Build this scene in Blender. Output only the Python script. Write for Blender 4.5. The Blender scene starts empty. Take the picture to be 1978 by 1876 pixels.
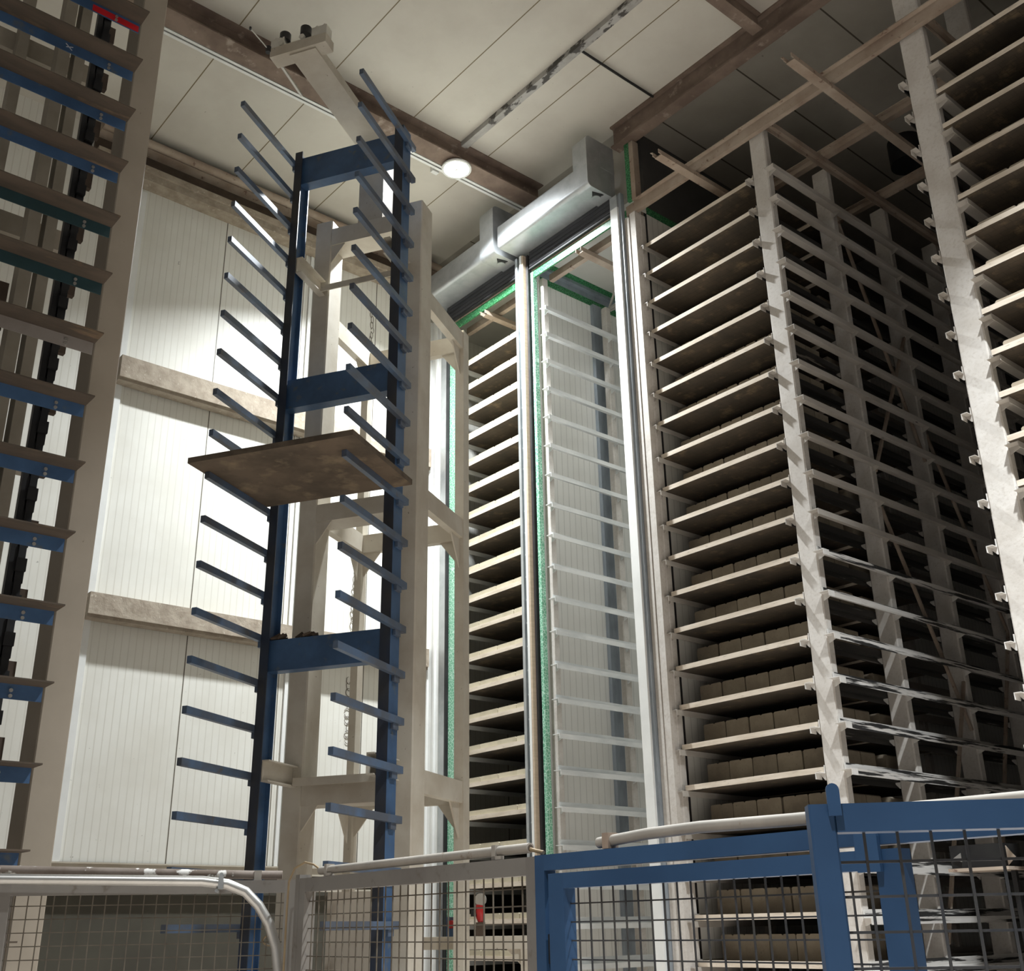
import bpy, bmesh, math, random
from mathutils import Matrix, Vector
random.seed(7)
sc = bpy.context.scene
COL = sc.collection

# ------------------------------------------------------------------ camera
cam_d = bpy.data.cameras.new('camera'); cam = bpy.data.objects.new('camera', cam_d); COL.objects.link(cam)
RX = Vector((0.64113867, 0.76725082, -0.01635194))
RD = Vector((-0.29826422, 0.2294933, -0.92648329))
RF = Vector((-0.7070924, 0.59888146, 0.3759805))
m = Matrix.Identity(4)
for i in range(3):
    m[i][0] = RX[i]; m[i][1] = -RD[i]; m[i][2] = -RF[i]
m[2][3] = 1.6
cam.matrix_world = m
cam_d.sensor_fit = 'HORIZONTAL'; cam_d.sensor_width = 36.0
cam_d.lens = 36.0 * 2104.36 / 1978.0
cam_d.clip_start = 0.05; cam_d.clip_end = 200
sc.camera = cam

# ------------------------------------------------------------------ world, exposure
w = bpy.data.worlds.new('world'); sc.world = w; w.use_nodes = True
w.node_tree.nodes['Background'].inputs[0].default_value = (1.0, 0.95, 0.88, 1)
w.node_tree.nodes['Background'].inputs[1].default_value = 0.13
sc.view_settings.view_transform = 'Standard'
sc.view_settings.look = 'None'
sc.view_settings.exposure = 0.0
sc.view_settings.gamma = 1.0
DIFFUSER = 90.0              # emission of a lamp's diffuser
BEAM = 560.0                  # power of the downward beam of a lamp's lens
# round high-bay lamps: x, y, relative power, beam spread in degrees; the last is added fill
LAMPS = [(-9.31, 7.03, 1.2, 127), (-1.3, 5.9, 1.45, 88), (0.2, -1.6, 0.62, 78)]

# ------------------------------------------------------------------ materials
def nodes(name):
    mt = bpy.data.materials.new(name); mt.use_nodes = True
    nt = mt.node_tree; b = nt.nodes['Principled BSDF']
    return mt, nt, b
def mix(nt, fac, a, b):
    n = nt.nodes.new('ShaderNodeMix'); n.data_type = 'RGBA'
    if isinstance(fac, float): n.inputs[0].default_value = fac
    else: nt.links.new(fac, n.inputs[0])
    for s, v in ((6, a), (7, b)):
        if isinstance(v, tuple): n.inputs[s].default_value = (*v, 1)
        else: nt.links.new(v, n.inputs[s])
    return n.outputs[2]
def math_(nt, op, a, b=None):
    n = nt.nodes.new('ShaderNodeMath'); n.operation = op
    for s, v in ((0, a), (1, b)):
        if v is None: continue
        if isinstance(v, (int, float)): n.inputs[s].default_value = v
        else: nt.links.new(v, n.inputs[s])
    return n.outputs[0]
def coords(nt, stretch=(1, 1, 1), rnd=True):
    tc = nt.nodes.new('ShaderNodeTexCoord')
    mp = nt.nodes.new('ShaderNodeMapping'); mp.inputs['Scale'].default_value = stretch
    nt.links.new(tc.outputs['Object'], mp.inputs['Vector'])
    if rnd:
        oi = nt.nodes.new('ShaderNodeObjectInfo')
        cm = nt.nodes.new('ShaderNodeCombineXYZ')
        k = math_(nt, 'MULTIPLY', oi.outputs['Random'], 37.0)
        for i in range(3): nt.links.new(k, cm.inputs[i])
        nt.links.new(cm.outputs[0], mp.inputs['Location'])
    return mp.outputs[0], tc
def noise(nt, vec, scale, detail=5.0, lo=0.35, hi=0.65, rough=0.6):
    n = nt.nodes.new('ShaderNodeTexNoise'); n.inputs['Scale'].default_value = scale
    n.inputs['Detail'].default_value = detail; n.inputs['Roughness'].default_value = rough
    nt.links.new(vec, n.inputs['Vector'])
    r = nt.nodes.new('ShaderNodeMapRange'); r.inputs[1].default_value = lo; r.inputs[2].default_value = hi
    nt.links.new(n.outputs[0], r.inputs[0])
    return r.outputs[0], n.outputs[0]
def bump(nt, b, h, strength, dist=0.02):
    n = nt.nodes.new('ShaderNodeBump'); n.inputs['Strength'].default_value = strength
    n.inputs['Distance'].default_value = dist
    nt.links.new(h, n.inputs['Height']); nt.links.new(n.outputs[0], b.inputs['Normal'])
def mk(name, c1, c2, scale=3.0, lo=0.4, hi=0.65, rough=0.6, metal=0.0, stretch=(1, 1, 1), bmp=0.0,
       c3=None, s3=14.0, lo3=0.62, hi3=0.7, tint=0.0, spec=0.4):
    mt, nt, b = nodes(name)
    vec, tc = coords(nt, stretch)
    f, raw = noise(nt, vec, scale, lo=lo, hi=hi)
    col = mix(nt, f, c1, c2)
    if c3:
        g, raw2 = noise(nt, vec, s3, lo=lo3, hi=hi3)
        col = mix(nt, g, col, c3)
    if tint:
        oi = nt.nodes.new('ShaderNodeObjectInfo')
        hs = nt.nodes.new('ShaderNodeHueSaturation')
        v = math_(nt, 'MULTIPLY', oi.outputs['Random'], 2 * tint)
        v = math_(nt, 'ADD', v, 1 - tint)
        nt.links.new(v, hs.inputs['Value']); nt.links.new(col, hs.inputs['Color'])
        col = hs.outputs[0]
    nt.links.new(col, b.inputs['Base Color'])
    b.inputs['Roughness'].default_value = rough; b.inputs['Metallic'].default_value = metal
    b.inputs['Specular IOR Level'].default_value = spec
    if bmp: bump(nt, b, raw, bmp)
    return mt

M = {}
M['cream'] = mk('cream_paint', (0.56, 0.52, 0.44), (0.47, 0.42, 0.34), 2.5, rough=0.5, c3=(0.16, 0.13, 0.10), s3=22, lo3=0.68, hi3=0.74)
M['post'] = mk('dusty_post_paint', (0.60, 0.57, 0.53), (0.52, 0.485, 0.44), 4, rough=0.75, bmp=0.3, c3=(0.46, 0.42, 0.37), s3=34, lo3=0.5, hi3=0.8)
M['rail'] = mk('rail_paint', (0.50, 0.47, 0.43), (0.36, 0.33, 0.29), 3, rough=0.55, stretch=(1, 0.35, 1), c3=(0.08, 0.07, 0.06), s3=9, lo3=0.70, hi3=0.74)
M['railclean'] = mk('pale_rail_paint', (0.66, 0.64, 0.61), (0.55, 0.53, 0.49), 4, rough=0.5)
M['raildirty'] = mk('oily_worn_rail_paint', (0.66, 0.64, 0.61), (0.50, 0.47, 0.43), 4, rough=0.45, stretch=(1.5, 0.14, 3), c3=(0.03, 0.029, 0.028), s3=9, lo3=0.50, hi3=0.55)
M['railshade'] = mk('black_shaded_rail', (0.025, 0.024, 0.022), (0.05, 0.046, 0.042), 4, rough=0.5, stretch=(1.5, 0.14, 3), c3=(0.30, 0.28, 0.25), s3=9, lo3=0.64, hi3=0.68)  # black puts the shade between the racks into the left-side rails; worn patches stay pale
M['railgalv'] = mk('galvanised_rail', (0.78, 0.79, 0.78), (0.58, 0.60, 0.60), 5, rough=0.40, metal=0.1, stretch=(1, 0.3, 1))
M['tan'] = mk('dusty_tan_steel', (0.40, 0.33, 0.265), (0.28, 0.21, 0.16), 2.2, rough=0.8, c3=(0.16, 0.10, 0.075), s3=12)
M['rust'] = mk('rusty_beam', (0.16, 0.115, 0.09), (0.245, 0.185, 0.145), 2.5, rough=0.8, c3=(0.36, 0.30, 0.25), s3=6, lo3=0.60, hi3=0.72)
M['wood_edge'] = mk('pallet_board_wood', (0.68, 0.60, 0.50), (0.55, 0.47, 0.37), 6, rough=0.8, stretch=(0.5, 1, 3), c3=(0.38, 0.33, 0.27), s3=24, lo3=0.62, hi3=0.70)
M['wood_under'] = mk('pallet_board_underside', (0.105, 0.075, 0.048), (0.055, 0.042, 0.030), 2.2, rough=0.85, stretch=(0.5, 1.6, 1), c3=(0.21, 0.15, 0.085), s3=2.6, lo3=0.55, hi3=0.70)
M['block'] = mk('grey_brown_concrete', (0.31, 0.265, 0.20), (0.24, 0.20, 0.15), 5, rough=0.95, bmp=0.35, c3=(0.18, 0.15, 0.11), s3=60, tint=0.13)
M['slab'] = mk('yellowish_concrete', (0.52, 0.47, 0.35), (0.44, 0.39, 0.28), 5, rough=0.95, bmp=0.2, tint=0.08)
M['slab2'] = mk('brown_concrete', (0.40, 0.34, 0.26), (0.32, 0.27, 0.20), 5, rough=0.95, bmp=0.2, tint=0.10)
M['blue'] = mk('blue_paint', (0.055, 0.115, 0.225), (0.038, 0.08, 0.16), 3, rough=0.42, c3=(0.10, 0.12, 0.14), s3=10, lo3=0.60, hi3=0.72)
M['blueshade'] = mk('worn_shaded_blue_steel', (0.022, 0.032, 0.055), (0.05, 0.048, 0.046), 2.5, rough=0.5, stretch=(1, 1, 0.5))  # worn post fronts, with the shade on them put into the dark colour
M['finger'] = mk('worn_blue_grey_finger', (0.085, 0.135, 0.22), (0.08, 0.092, 0.115), 3, rough=0.38, lo=0.35, hi=0.6, c3=(0.11, 0.10, 0.095), s3=9, lo3=0.60, hi3=0.72)
M['bluefence'] = mk('blue_gate_paint', (0.032, 0.078, 0.165), (0.024, 0.06, 0.13), 2.5, rough=0.4, c3=(0.12, 0.16, 0.24), s3=5, lo3=0.66, hi3=0.80)
M['teal'] = mk('teal_paint', (0.025, 0.06, 0.07), (0.02, 0.045, 0.05), 3, rough=0.5)
M['greybr'] = mk('grey_primer', (0.27, 0.245, 0.225), (0.22, 0.195, 0.175), 3, rough=0.6)
M['redmark'] = mk('red_spray_paint', (0.55, 0.012, 0.02), (0.40, 0.01, 0.015), 6, rough=0.6)
M['chalk'] = mk('chalk', (0.5, 0.52, 0.55), (0.4, 0.42, 0.46), 8, rough=0.9)
M['flange'] = mk('dusty_brown_flange', (0.10, 0.076, 0.056), (0.062, 0.05, 0.038), 3, rough=0.85, stretch=(3, 0.7, 1), c3=(0.19, 0.13, 0.08), s3=3, lo3=0.58, hi3=0.72)
M['dark'] = mk('black_steel', (0.012, 0.012, 0.013), (0.02, 0.02, 0.02), 6, rough=0.45)
M['brown'] = mk('brown_steel', (0.10, 0.072, 0.052), (0.07, 0.05, 0.036), 4, rough=0.8)
M['galv'] = mk('galvanised_sheet', (0.43, 0.45, 0.46), (0.36, 0.38, 0.39), 3, rough=0.42, metal=0.6, c3=(0.48, 0.50, 0.51), s3=9, lo3=0.4, hi3=0.8)
M['steel'] = mk('polished_tube', (0.66, 0.65, 0.62), (0.55, 0.54, 0.51), 4, rough=0.3, metal=0.8)
M['whitesheet'] = mk('white_coated_sheet', (0.80, 0.81, 0.79), (0.74, 0.75, 0.73), 3, rough=0.35)
M['bluegalv'] = mk('blue_grey_trim', (0.34, 0.38, 0.42), (0.25, 0.28, 0.31), 6, rough=0.4, metal=0.3, stretch=(1, 1, 0.3))
M['darkstrip'] = mk('dark_guide_strip', (0.09, 0.11, 0.115), (0.17, 0.20, 0.20), 7, rough=0.4, stretch=(1, 1, 0.3))
M['conduit'] = mk('mottled_conduit_steel', (0.42, 0.41, 0.39), (0.30, 0.29, 0.27), 5, rough=0.5, stretch=(0.6, 1, 1), c3=(0.06, 0.055, 0.05), s3=9, lo3=0.52, hi3=0.58)
M['rubber'] = mk('black_rubber', (0.018, 0.017, 0.018), (0.03, 0.028, 0.03), 5, rough=0.6)
M['curtain'] = mk('dark_door_curtain', (0.022, 0.022, 0.027), (0.045, 0.045, 0.052), 5, rough=0.5, stretch=(0.3, 1, 3))
M['dustpipe'] = mk('dusty_grey_tube', (0.30, 0.275, 0.24), (0.38, 0.345, 0.30), 5, rough=0.6, c3=(0.20, 0.15, 0.11), s3=16)
M['rustpipe'] = mk('flaking_rusty_tube', (0.24, 0.20, 0.17), (0.15, 0.115, 0.09), 6, rough=0.7, c3=(0.7, 0.68, 0.64), s3=12, lo3=0.58, hi3=0.62)
M['fencegrey'] = mk('grey_fence_paint', (0.20, 0.185, 0.165), (0.165, 0.15, 0.135), 3, rough=0.5, c3=(0.14, 0.12, 0.10), s3=12)
M['wire'] = mk('rusty_mesh_wire', (0.10, 0.082, 0.062), (0.16, 0.14, 0.11), 8, rough=0.6, metal=0.2)
M['wireblue'] = mk('dark_mesh_wire', (0.045, 0.048, 0.055), (0.07, 0.068, 0.065), 8, rough=0.5, metal=0.2)
M['red'] = mk('red_plastic', (0.42, 0.02, 0.02), (0.30, 0.015, 0.015), 6, rough=0.3)
M['floor'] = mk('dusty_concrete_floor', (0.56, 0.49, 0.43), (0.46, 0.40, 0.35), 0.8, rough=0.9)
M['bouncefloor'] = mk('dark_bounce_floor', (0.10, 0.09, 0.08), (0.06, 0.055, 0.05), 0.8, rough=0.8)  # dark tone set to cut light bouncing up into the racks
M['panelbeige'] = mk('beige_cabinet_panel', (0.60, 0.53, 0.43), (0.54, 0.47, 0.38), 2, rough=0.6)
M['plinth'] = mk('olive_grey_plinth', (0.085, 0.08, 0.062), (0.065, 0.06, 0.047), 1.2, rough=0.85)
M['shadewall'] = mk('shade_chamber_wall', (0.10, 0.098, 0.092), (0.075, 0.072, 0.068), 1.0, rough=0.9)  # dark colour stands in for the shade inside the chambers
M['cable'] = mk('tan_cable', (0.32, 0.24, 0.14), (0.26, 0.19, 0.11), 8, rough=0.6)
M['woodboard'] = mk('pale_timber', (0.55, 0.44, 0.33), (0.47, 0.37, 0.27), 4, rough=0.7, stretch=(1, 1, 6))
M['dustbeam'] = mk('dusty_girt', (0.40, 0.345, 0.275), (0.30, 0.25, 0.195), 7, rough=0.95, bmp=0.7, c3=(0.52, 0.46, 0.38), s3=22)
M['colbeige'] = mk('beige_column_paint', (0.345, 0.30, 0.24), (0.305, 0.265, 0.21), 1.6, rough=0.6, c3=(0.20, 0.165, 0.13), s3=20, lo3=0.70, hi3=0.76)
M['innerpost'] = mk('beige_inner_post_paint', (0.33, 0.295, 0.24), (0.27, 0.24, 0.19), 3, rough=0.7)

def mk_emit(name, col, strength):
    mt, nt, b = nodes(name)
    e = nt.nodes.new('ShaderNodeEmission'); e.inputs[0].default_value = (*col, 1); e.inputs[1].default_value = strength
    nt.links.new(e.outputs[0], nt.nodes['Material Output'].inputs['Surface'])
    return mt

def lines(nt, pos, period, phase, width):
    """1 on a thin line every `period` metres, else 0"""
    a = math_(nt, 'SUBTRACT', pos, phase)
    a = math_(nt, 'DIVIDE', a, period)
    a = math_(nt, 'FRACT', math_(nt, 'ADD', a, 100.0))
    a = math_(nt, 'MULTIPLY', math_(nt, 'ABSOLUTE', math_(nt, 'SUBTRACT', a, 0.5)), 2.0)
    return math_(nt, 'GREATER_THAN', a, 1.0 - 2 * width / period)

def mk_panel(name, c1, c2, axis='Y', rib=0.11, joint=None, phase=0.0, jcol=(0.10, 0.085, 0.06), rough=0.4, ribdark=0.86, jw=0.006):
    mt, nt, b = nodes(name)
    tc = nt.nodes.new('ShaderNodeTexCoord')
    sp = nt.nodes.new('ShaderNodeSeparateXYZ'); nt.links.new(tc.outputs['Object'], sp.inputs[0])
    pos = sp.outputs[axis]
    f, raw = noise(nt, tc.outputs['Object'], 1.1, lo=0.4, hi=0.7)
    col = mix(nt, f, c1, c2)
    f2, _ = noise(nt, tc.outputs['Object'], 16, lo=0.70, hi=0.76)
    col = mix(nt, f2, col, tuple(0.55 * x for x in c2))
    if rib:
        l = lines(nt, pos, rib, 0.0, 0.006)
        col = mix(nt, l, col, tuple(ribdark * x for x in c2))
        inv = math_(nt, 'SUBTRACT', 1.0, l)
        bump(nt, b, inv, 0.18, 0.004)
    if joint:
        j = lines(nt, pos, joint, phase, jw)
        col = mix(nt, j, col, jcol)
    nt.links.new(col, b.inputs['Base Color']); b.inputs['Roughness'].default_value = rough
    b.inputs['Specular IOR Level'].default_value = 0.4
    return mt
M['wallpanel'] = mk_panel('white_ribbed_wall_panel', (0.76, 0.755, 0.70), (0.68, 0.665, 0.60), 'Y', 0.083, 1.2, 5.07, ribdark=0.945)
M['chamber'] = mk_panel('pale_chamber_panel', (0.84, 0.83, 0.79), (0.76, 0.75, 0.70), 'Y', 0.10, None)
M['cellceil'] = mk('pale_cell_ceiling', (0.66, 0.65, 0.60), (0.58, 0.57, 0.52), 1.0, rough=0.6)
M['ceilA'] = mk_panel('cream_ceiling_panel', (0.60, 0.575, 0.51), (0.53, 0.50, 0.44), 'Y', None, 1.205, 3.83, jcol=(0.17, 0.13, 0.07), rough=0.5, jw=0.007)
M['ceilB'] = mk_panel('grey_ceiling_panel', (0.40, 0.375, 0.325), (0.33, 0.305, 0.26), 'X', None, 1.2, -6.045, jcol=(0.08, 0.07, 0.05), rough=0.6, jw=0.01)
def mk_foam(name, base, line):
    mt, nt, b = nodes(name)
    vec, tc = coords(nt, (1, 1, 1), False)
    v = nt.nodes.new('ShaderNodeTexVoronoi'); v.feature = 'DISTANCE_TO_EDGE'; v.inputs['Scale'].default_value = 26
    nt.links.new(vec, v.inputs['Vector'])
    f = math_(nt, 'LESS_THAN', v.outputs[0], 0.07)
    col = mix(nt, f, base, line)
    nt.links.new(col, b.inputs['Base Color']); b.inputs['Roughness'].default_value = 0.4
    return mt
M['foam'] = mk_foam('green_printed_foam_tape', (0.018, 0.125, 0.045), (0.09, 0.32, 0.14))
M['foamlit'] = mk_foam('lit_green_printed_foam_tape', (0.16, 0.42, 0.27), (0.50, 0.72, 0.60))  # lit copy of the green tape, strong light put into the colour
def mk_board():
    """pallet board: pale worn edges, stained underside with shade put into its dark colour (by face normal of the board itself)"""
    mt, nt, b = nodes('stained_shaded_board_underside')
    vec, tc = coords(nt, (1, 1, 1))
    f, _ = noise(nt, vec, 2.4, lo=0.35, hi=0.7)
    col = mix(nt, f, (0.075, 0.056, 0.037), (0.034, 0.027, 0.019))  # stain browns, darkened to hold the shade beneath the boards
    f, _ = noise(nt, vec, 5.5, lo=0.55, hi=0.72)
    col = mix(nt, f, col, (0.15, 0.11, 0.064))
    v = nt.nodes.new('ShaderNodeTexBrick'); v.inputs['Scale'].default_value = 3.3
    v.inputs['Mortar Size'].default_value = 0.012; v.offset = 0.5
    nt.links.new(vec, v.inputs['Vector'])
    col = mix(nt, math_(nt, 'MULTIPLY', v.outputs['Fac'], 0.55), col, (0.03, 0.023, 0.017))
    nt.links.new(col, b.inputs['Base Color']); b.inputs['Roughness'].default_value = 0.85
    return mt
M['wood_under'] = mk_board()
M['wood_single'] = mk('brown_stained_single_board', (0.15, 0.11, 0.075), (0.085, 0.065, 0.045), 2.6, rough=0.85, c3=(0.24, 0.18, 0.115), s3=3.2, lo3=0.54, hi3=0.68)
M['wood_single_edge'] = mk('dark_board_edge', (0.14, 0.11, 0.08), (0.08, 0.062, 0.045), 5, rough=0.85)

# ------------------------------------------------------------------ geometry helpers
class MB:
    def __init__(s, T=None): s.v = []; s.f = []; s.m = []; s.T = T
    def add(s, vs, fs, mi=0):
        o = len(s.v)
        s.v += [s.T(Vector(v)) if s.T else Vector(v) for v in vs]
        s.f += [tuple(i + o for i in f) for f in fs]; s.m += [mi] * len(fs)
        return s
    def box(s, x0, x1, y0, y1, z0, z1, mi=0, mis=None):
        vs = [(x, y, z) for z in (z0, z1) for y in (y0, y1) for x in (x0, x1)]
        fs = [(0, 2, 3, 1), (4, 5, 7, 6), (0, 1, 5, 4), (2, 6, 7, 3), (0, 4, 6, 2), (1, 3, 7, 5)]
        o = len(s.f); s.add(vs, fs, mi)
        if mis:
            for k, q in mis.items(): s.m[o + k] = q
        return s
    def bev(s, x0, x1, y0, y1, z0, z1, c, mi=0):
        """box with chamfered vertical edges"""
        p = [(x0 + c, y0), (x1 - c, y0), (x1, y0 + c), (x1, y1 - c), (x1 - c, y1), (x0 + c, y1), (x0, y1 - c), (x0, y0 + c)]
        return s.prism(p, 'z', z0, z1, mi)
    def prism(s, pts, axis, a, b, mi=0):
        n = len(pts)
        def P(p, t):
            if axis == 'z': return (p[0], p[1], t)
            if axis == 'x': return (t, p[0], p[1])
            return (p[0], t, p[1])
        vs = [P(p, a) for p in pts] + [P(p, b) for p in pts]
        fs = [tuple(range(n))[::-1], tuple(range(n, 2 * n))] + [(i, (i + 1) % n, n + (i + 1) % n, n + i) for i in range(n)]
        return s.add(vs, fs, mi)
    def bar(s, p, q, wd, h=None, mi=0, up=(0, 0, 1)):
        """square bar between two points"""
        h = h or wd; p = Vector(p); q = Vector(q); d = (q - p).normalized(); upv = Vector(up)
        if abs(d.dot(upv)) > 0.98: upv = Vector((1, 0, 0))
        a = d.cross(upv).normalized() * wd / 2; c = a.cross(d).normalized() * h / 2
        vs = [p - a - c, p + a - c, p + a + c, p - a + c, q - a - c, q + a - c, q + a + c, q - a + c]
        return s.add(vs, [(0, 3, 2, 1), (4, 5, 6, 7), (0, 1, 5, 4), (1, 2, 6, 5), (2, 3, 7, 6), (3, 0, 4, 7)], mi)
    def tube(s, pts, r, n=10, mi=0, cap=True):
        pts = [Vector(p) for p in pts]; o = None; vs = []; fs = []
        ref = None
        for i, p in enumerate(pts):
            d = (pts[min(i + 1, len(pts) - 1)] - pts[max(i - 1, 0)]).normalized()
            if ref is None:
                ref = d.orthogonal().normalized()
            a = (ref - d * ref.dot(d)).normalized(); ref = a; b = d.cross(a)
            rr = r[i] if isinstance(r, (list, tuple)) else r
            for k in range(n):
                t = 2 * math.pi * k / n
                vs.append(p + (a * math.cos(t) + b * math.sin(t)) * rr)
        for i in range(len(pts) - 1):
            for k in range(n):
                fs.append((i * n + k, i * n + (k + 1) % n, (i + 1) * n + (k + 1) % n, (i + 1) * n + k))
        if cap:
            fs.append(tuple(range(n))[::-1]); e = (len(pts) - 1) * n; fs.append(tuple(range(e, e + n)))
        return s.add(vs, fs, mi)
    def build(s, name, mats, parent=None, smooth=False):
        if not isinstance(mats, (list, tuple)): mats = [mats]
        if parent is not None: off = PLOC[parent.name]
        else:
            xs = [v.x for v in s.v]; ys = [v.y for v in s.v]; zs = [v.z for v in s.v]
            off = Vector(((min(xs) + max(xs)) / 2, (min(ys) + max(ys)) / 2, min(zs))) if name not in RAW else Vector((0, 0, 0))
        me = bpy.data.meshes.new(name)
        me.from_pydata([v - off for v in s.v], [], s.f)
        for mt in mats: me.materials.append(mt)
        for p, mi in zip(me.polygons, s.m): p.material_index = mi; p.use_smooth = smooth
        bm = bmesh.new(); bm.from_mesh(me); bmesh.ops.recalc_face_normals(bm, faces=bm.faces); bm.to_mesh(me); bm.free()
        if smooth: me.set_sharp_from_angle(angle=math.radians(40))
        o = bpy.data.objects.new(name, me); COL.objects.link(o)
        if parent is not None: o.parent = parent
        else: o.location = off
        PLOC[o.name] = off
        return o
PLOC = {}
RAW = {'wall_left', 'ceiling', 'ceiling_chambers', 'wall_middle', 'wall_partition'}
def tag(o, label=None, cat=None, group=None, kind=None):
    if label: o['label'] = label
    if cat: o['category'] = cat
    if group: o['group'] = group
    if kind: o['kind'] = kind
    elif cat: o['kind'] = 'thing'
    return o
def thing(name, label, cat, loc, group=None):
    o = bpy.data.objects.new(name, None); COL.objects.link(o); o.location = loc; o.empty_display_size = 0.2
    PLOC[o.name] = Vector(loc)
    return tag(o, label, cat, group)
def struct(name, mb, mat): return tag(mb.build(name, mat), kind='structure')
def dup(o, loc=None, parent=None):
    c = o.copy(); COL.objects.link(c); PLOC[c.name] = Vector(loc) if loc else PLOC[o.name]
    if loc: c.location = loc
    if parent is not None: c.parent = parent
    for ch in list(o.children): dup(ch, None, c)
    return c
ORD = ('first second third fourth fifth sixth seventh eighth ninth tenth eleventh twelfth thirteenth fourteenth fifteenth '
       'sixteenth seventeenth eighteenth nineteenth twentieth twenty-first twenty-second twenty-third').split()

# ------------------------------------------------------------------ the setting
ZC = 11.13; XW = -11.84; YF = 8.5; YB = 15.9
struct('floor', MB().box(-12.2, 8, -6, 16.2, -0.15, 0), M['floor'])
struct('floor_bounce_cut', MB().box(-7.57, 8, 8.45, 16.2, 0.0, 0.012), M['bouncefloor'])  # dark sheet added over the floor to dim the bounce
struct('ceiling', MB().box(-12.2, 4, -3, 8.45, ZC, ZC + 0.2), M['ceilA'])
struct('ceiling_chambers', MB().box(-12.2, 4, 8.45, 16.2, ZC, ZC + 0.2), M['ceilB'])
struct('wall_left', MB().box(XW - 0.2, XW, -3, 16.2, 2.29, ZC), M['wallpanel'])
struct('wall_left_plinth', MB().box(XW - 0.2, XW - 0.02, -3, 16.2, 0, 2.19), M['plinth'])
struct('trim_1', MB().box(XW - 0.2, XW + 0.03, -3, 8.36, 2.19, 2.29).box(XW, XW + 0.05, -3, 8.36, 2.275, 2.29).box(XW, XW + 0.045, -3, 8.36, 2.02, 2.05), M['cream'])
struct('trim_3', MB().box(XW, XW + 0.03, 6.345, 6.39, 2.291, 10.49).box(XW, XW + 0.03, 6.41, 6.46, 2.291, 10.49), M['whitesheet'])
struct('trim_2', MB().box(XW, XW + 0.03, 3.84, 3.94, 2.291, 10.45), M['whitesheet'])
struct('wall_back', MB().box(-12.2, 4, YB + 0.05, YB + 0.2, 0, ZC), M['shadewall'])
struct('wall_right_block', MB().box(-0.1, 0.0, 8.7, YB + 0.05, 0, ZC), M['shadewall'])  # unseen wall added to block light and keep the racks dark
struct('wall_front', MB().box(XW, -7.66, 8.6, 8.68, 10.2, ZC), M['ceilA'])
struct('wall_middle', MB().box(-9.68, -9.60, 8.62, YB, 0, 10.12, 0, {4: 1}), [M['chamber'], M['shadewall']])  # left face dark, carrying the shade of the slab bay
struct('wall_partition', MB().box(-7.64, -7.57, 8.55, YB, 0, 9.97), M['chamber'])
struct('wall_partition_shade', MB().box(-7.64, -7.58, 8.70, YB, 9.97, ZC), M['shadewall'])  # dark sheet added in place of the shaded void over the partition
struct('ceiling_cell', MB().box(XW, -7.645, 8.60, YB, 10.12, 10.2), M['cellceil'])

# girts on the left wall
def girt(z0, z1, label):
    return tag(MB().box(XW + 0.001, XW + 0.2, 3.84, 8.36, z0, z1).box(XW + 0.02, XW + 0.17, 3.84, 8.36, z0 - 0.035, z0).build('wall_girt', M['dustbeam']), label, 'girt')
girt(7.70, 7.98, 'upper dusty horizontal girt crossing the white ribbed left wall')
girt(4.82, 5.06, 'lower dusty horizontal girt crossing the white ribbed left wall')
g = thing('eaves_beam', 'deep dusty I-beam along the top of the white left wall', 'beam', (XW, 6, 10.5))
MB().box(XW + 0.001, XW + 0.22, 3.2, 8.42, 10.50, 10.60).box(XW + 0.001, XW + 0.26, 3.2, 8.42, 10.60, 10.68).build('lower_flange', M['dustbeam'], g)
MB().box(XW + 0.02, XW + 0.08, 3.2, 8.42, 10.68, 10.94).build('web', M['brown'], g)
MB().box(XW + 0.001, XW + 0.25, 3.2, 8.42, 10.94, 11.06).build('upper_flange', M['tan'], g)
tag(MB().tube([(XW + 0.306, 3.2, 10.98), (XW + 0.306, 8.40, 10.98)], 0.055, 12).build('eaves_pipe', M['tan'], None, True),
    'round dusty pipe running along the beam atop the left wall', 'pipe')

# ceiling beams
def ibeam_y(name, x, wd, z0, z1, y0, y1, mat, label, cat='beam', lip=0.02):
    mb = MB().box(x - wd / 2, x + wd / 2, y0, y1, z0, z0 + lip).box(x - 0.02, x + 0.02, y0, y1, z0 + lip, z1 - lip).box(x - wd / 2, x + wd / 2, y0, y1, z1 - lip, z1)
    return tag(mb.build(name, mat), label, cat)
def ibeam_x(name, y, wd, z0, z1, x0, x1, mat, label, lip=0.025):
    mb = MB().box(x0, x1, y - wd / 2, y + wd / 2, z0, z0 + lip).box(x0, x1, y - 0.02, y + 0.02, z0 + lip, z1 - lip).box(x0, x1, y - wd / 2, y + wd / 2, z1 - lip, z1)
    return tag(mb.build(name, mat), label, 'beam')
ibeam_y('ceiling_beam', -9.29, 0.27, 10.86, ZC, -0.5, 8.42, M['rust'], 'long rust-brown ceiling beam passing behind the round lamp')
t = thing('cable_tray', 'narrow white cable tray hung beside the long rust-brown ceiling beam', 'cable tray', (-9.6, 4, 10.93))
MB().box(-9.548, -9.51, 0, 8.40, 10.93, 10.945).box(-9.517, -9.51, 0, 8.40, 10.945, 10.99).box(-9.61, -9.572, 0, 8.40, 10.93, 10.945).box(-9.61, -9.603, 0, 8.40, 10.945, 10.99).box(-9.61, -9.51, 0, 8.40, 10.985, 10.99).build('tray', M['whitesheet'], t)
MB().tube([(-9.56, 0, 10.962), (-9.56, 8.40, 10.962)], 0.018, 8).build('cable', M['dark'], t, True)
for y in (1.2, 3.6, 6.0, 8.2):
    MB().box(-9.56, -9.545, y, y + 0.02, 10.99, ZC).build('hanger', M['galv'], t)
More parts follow.
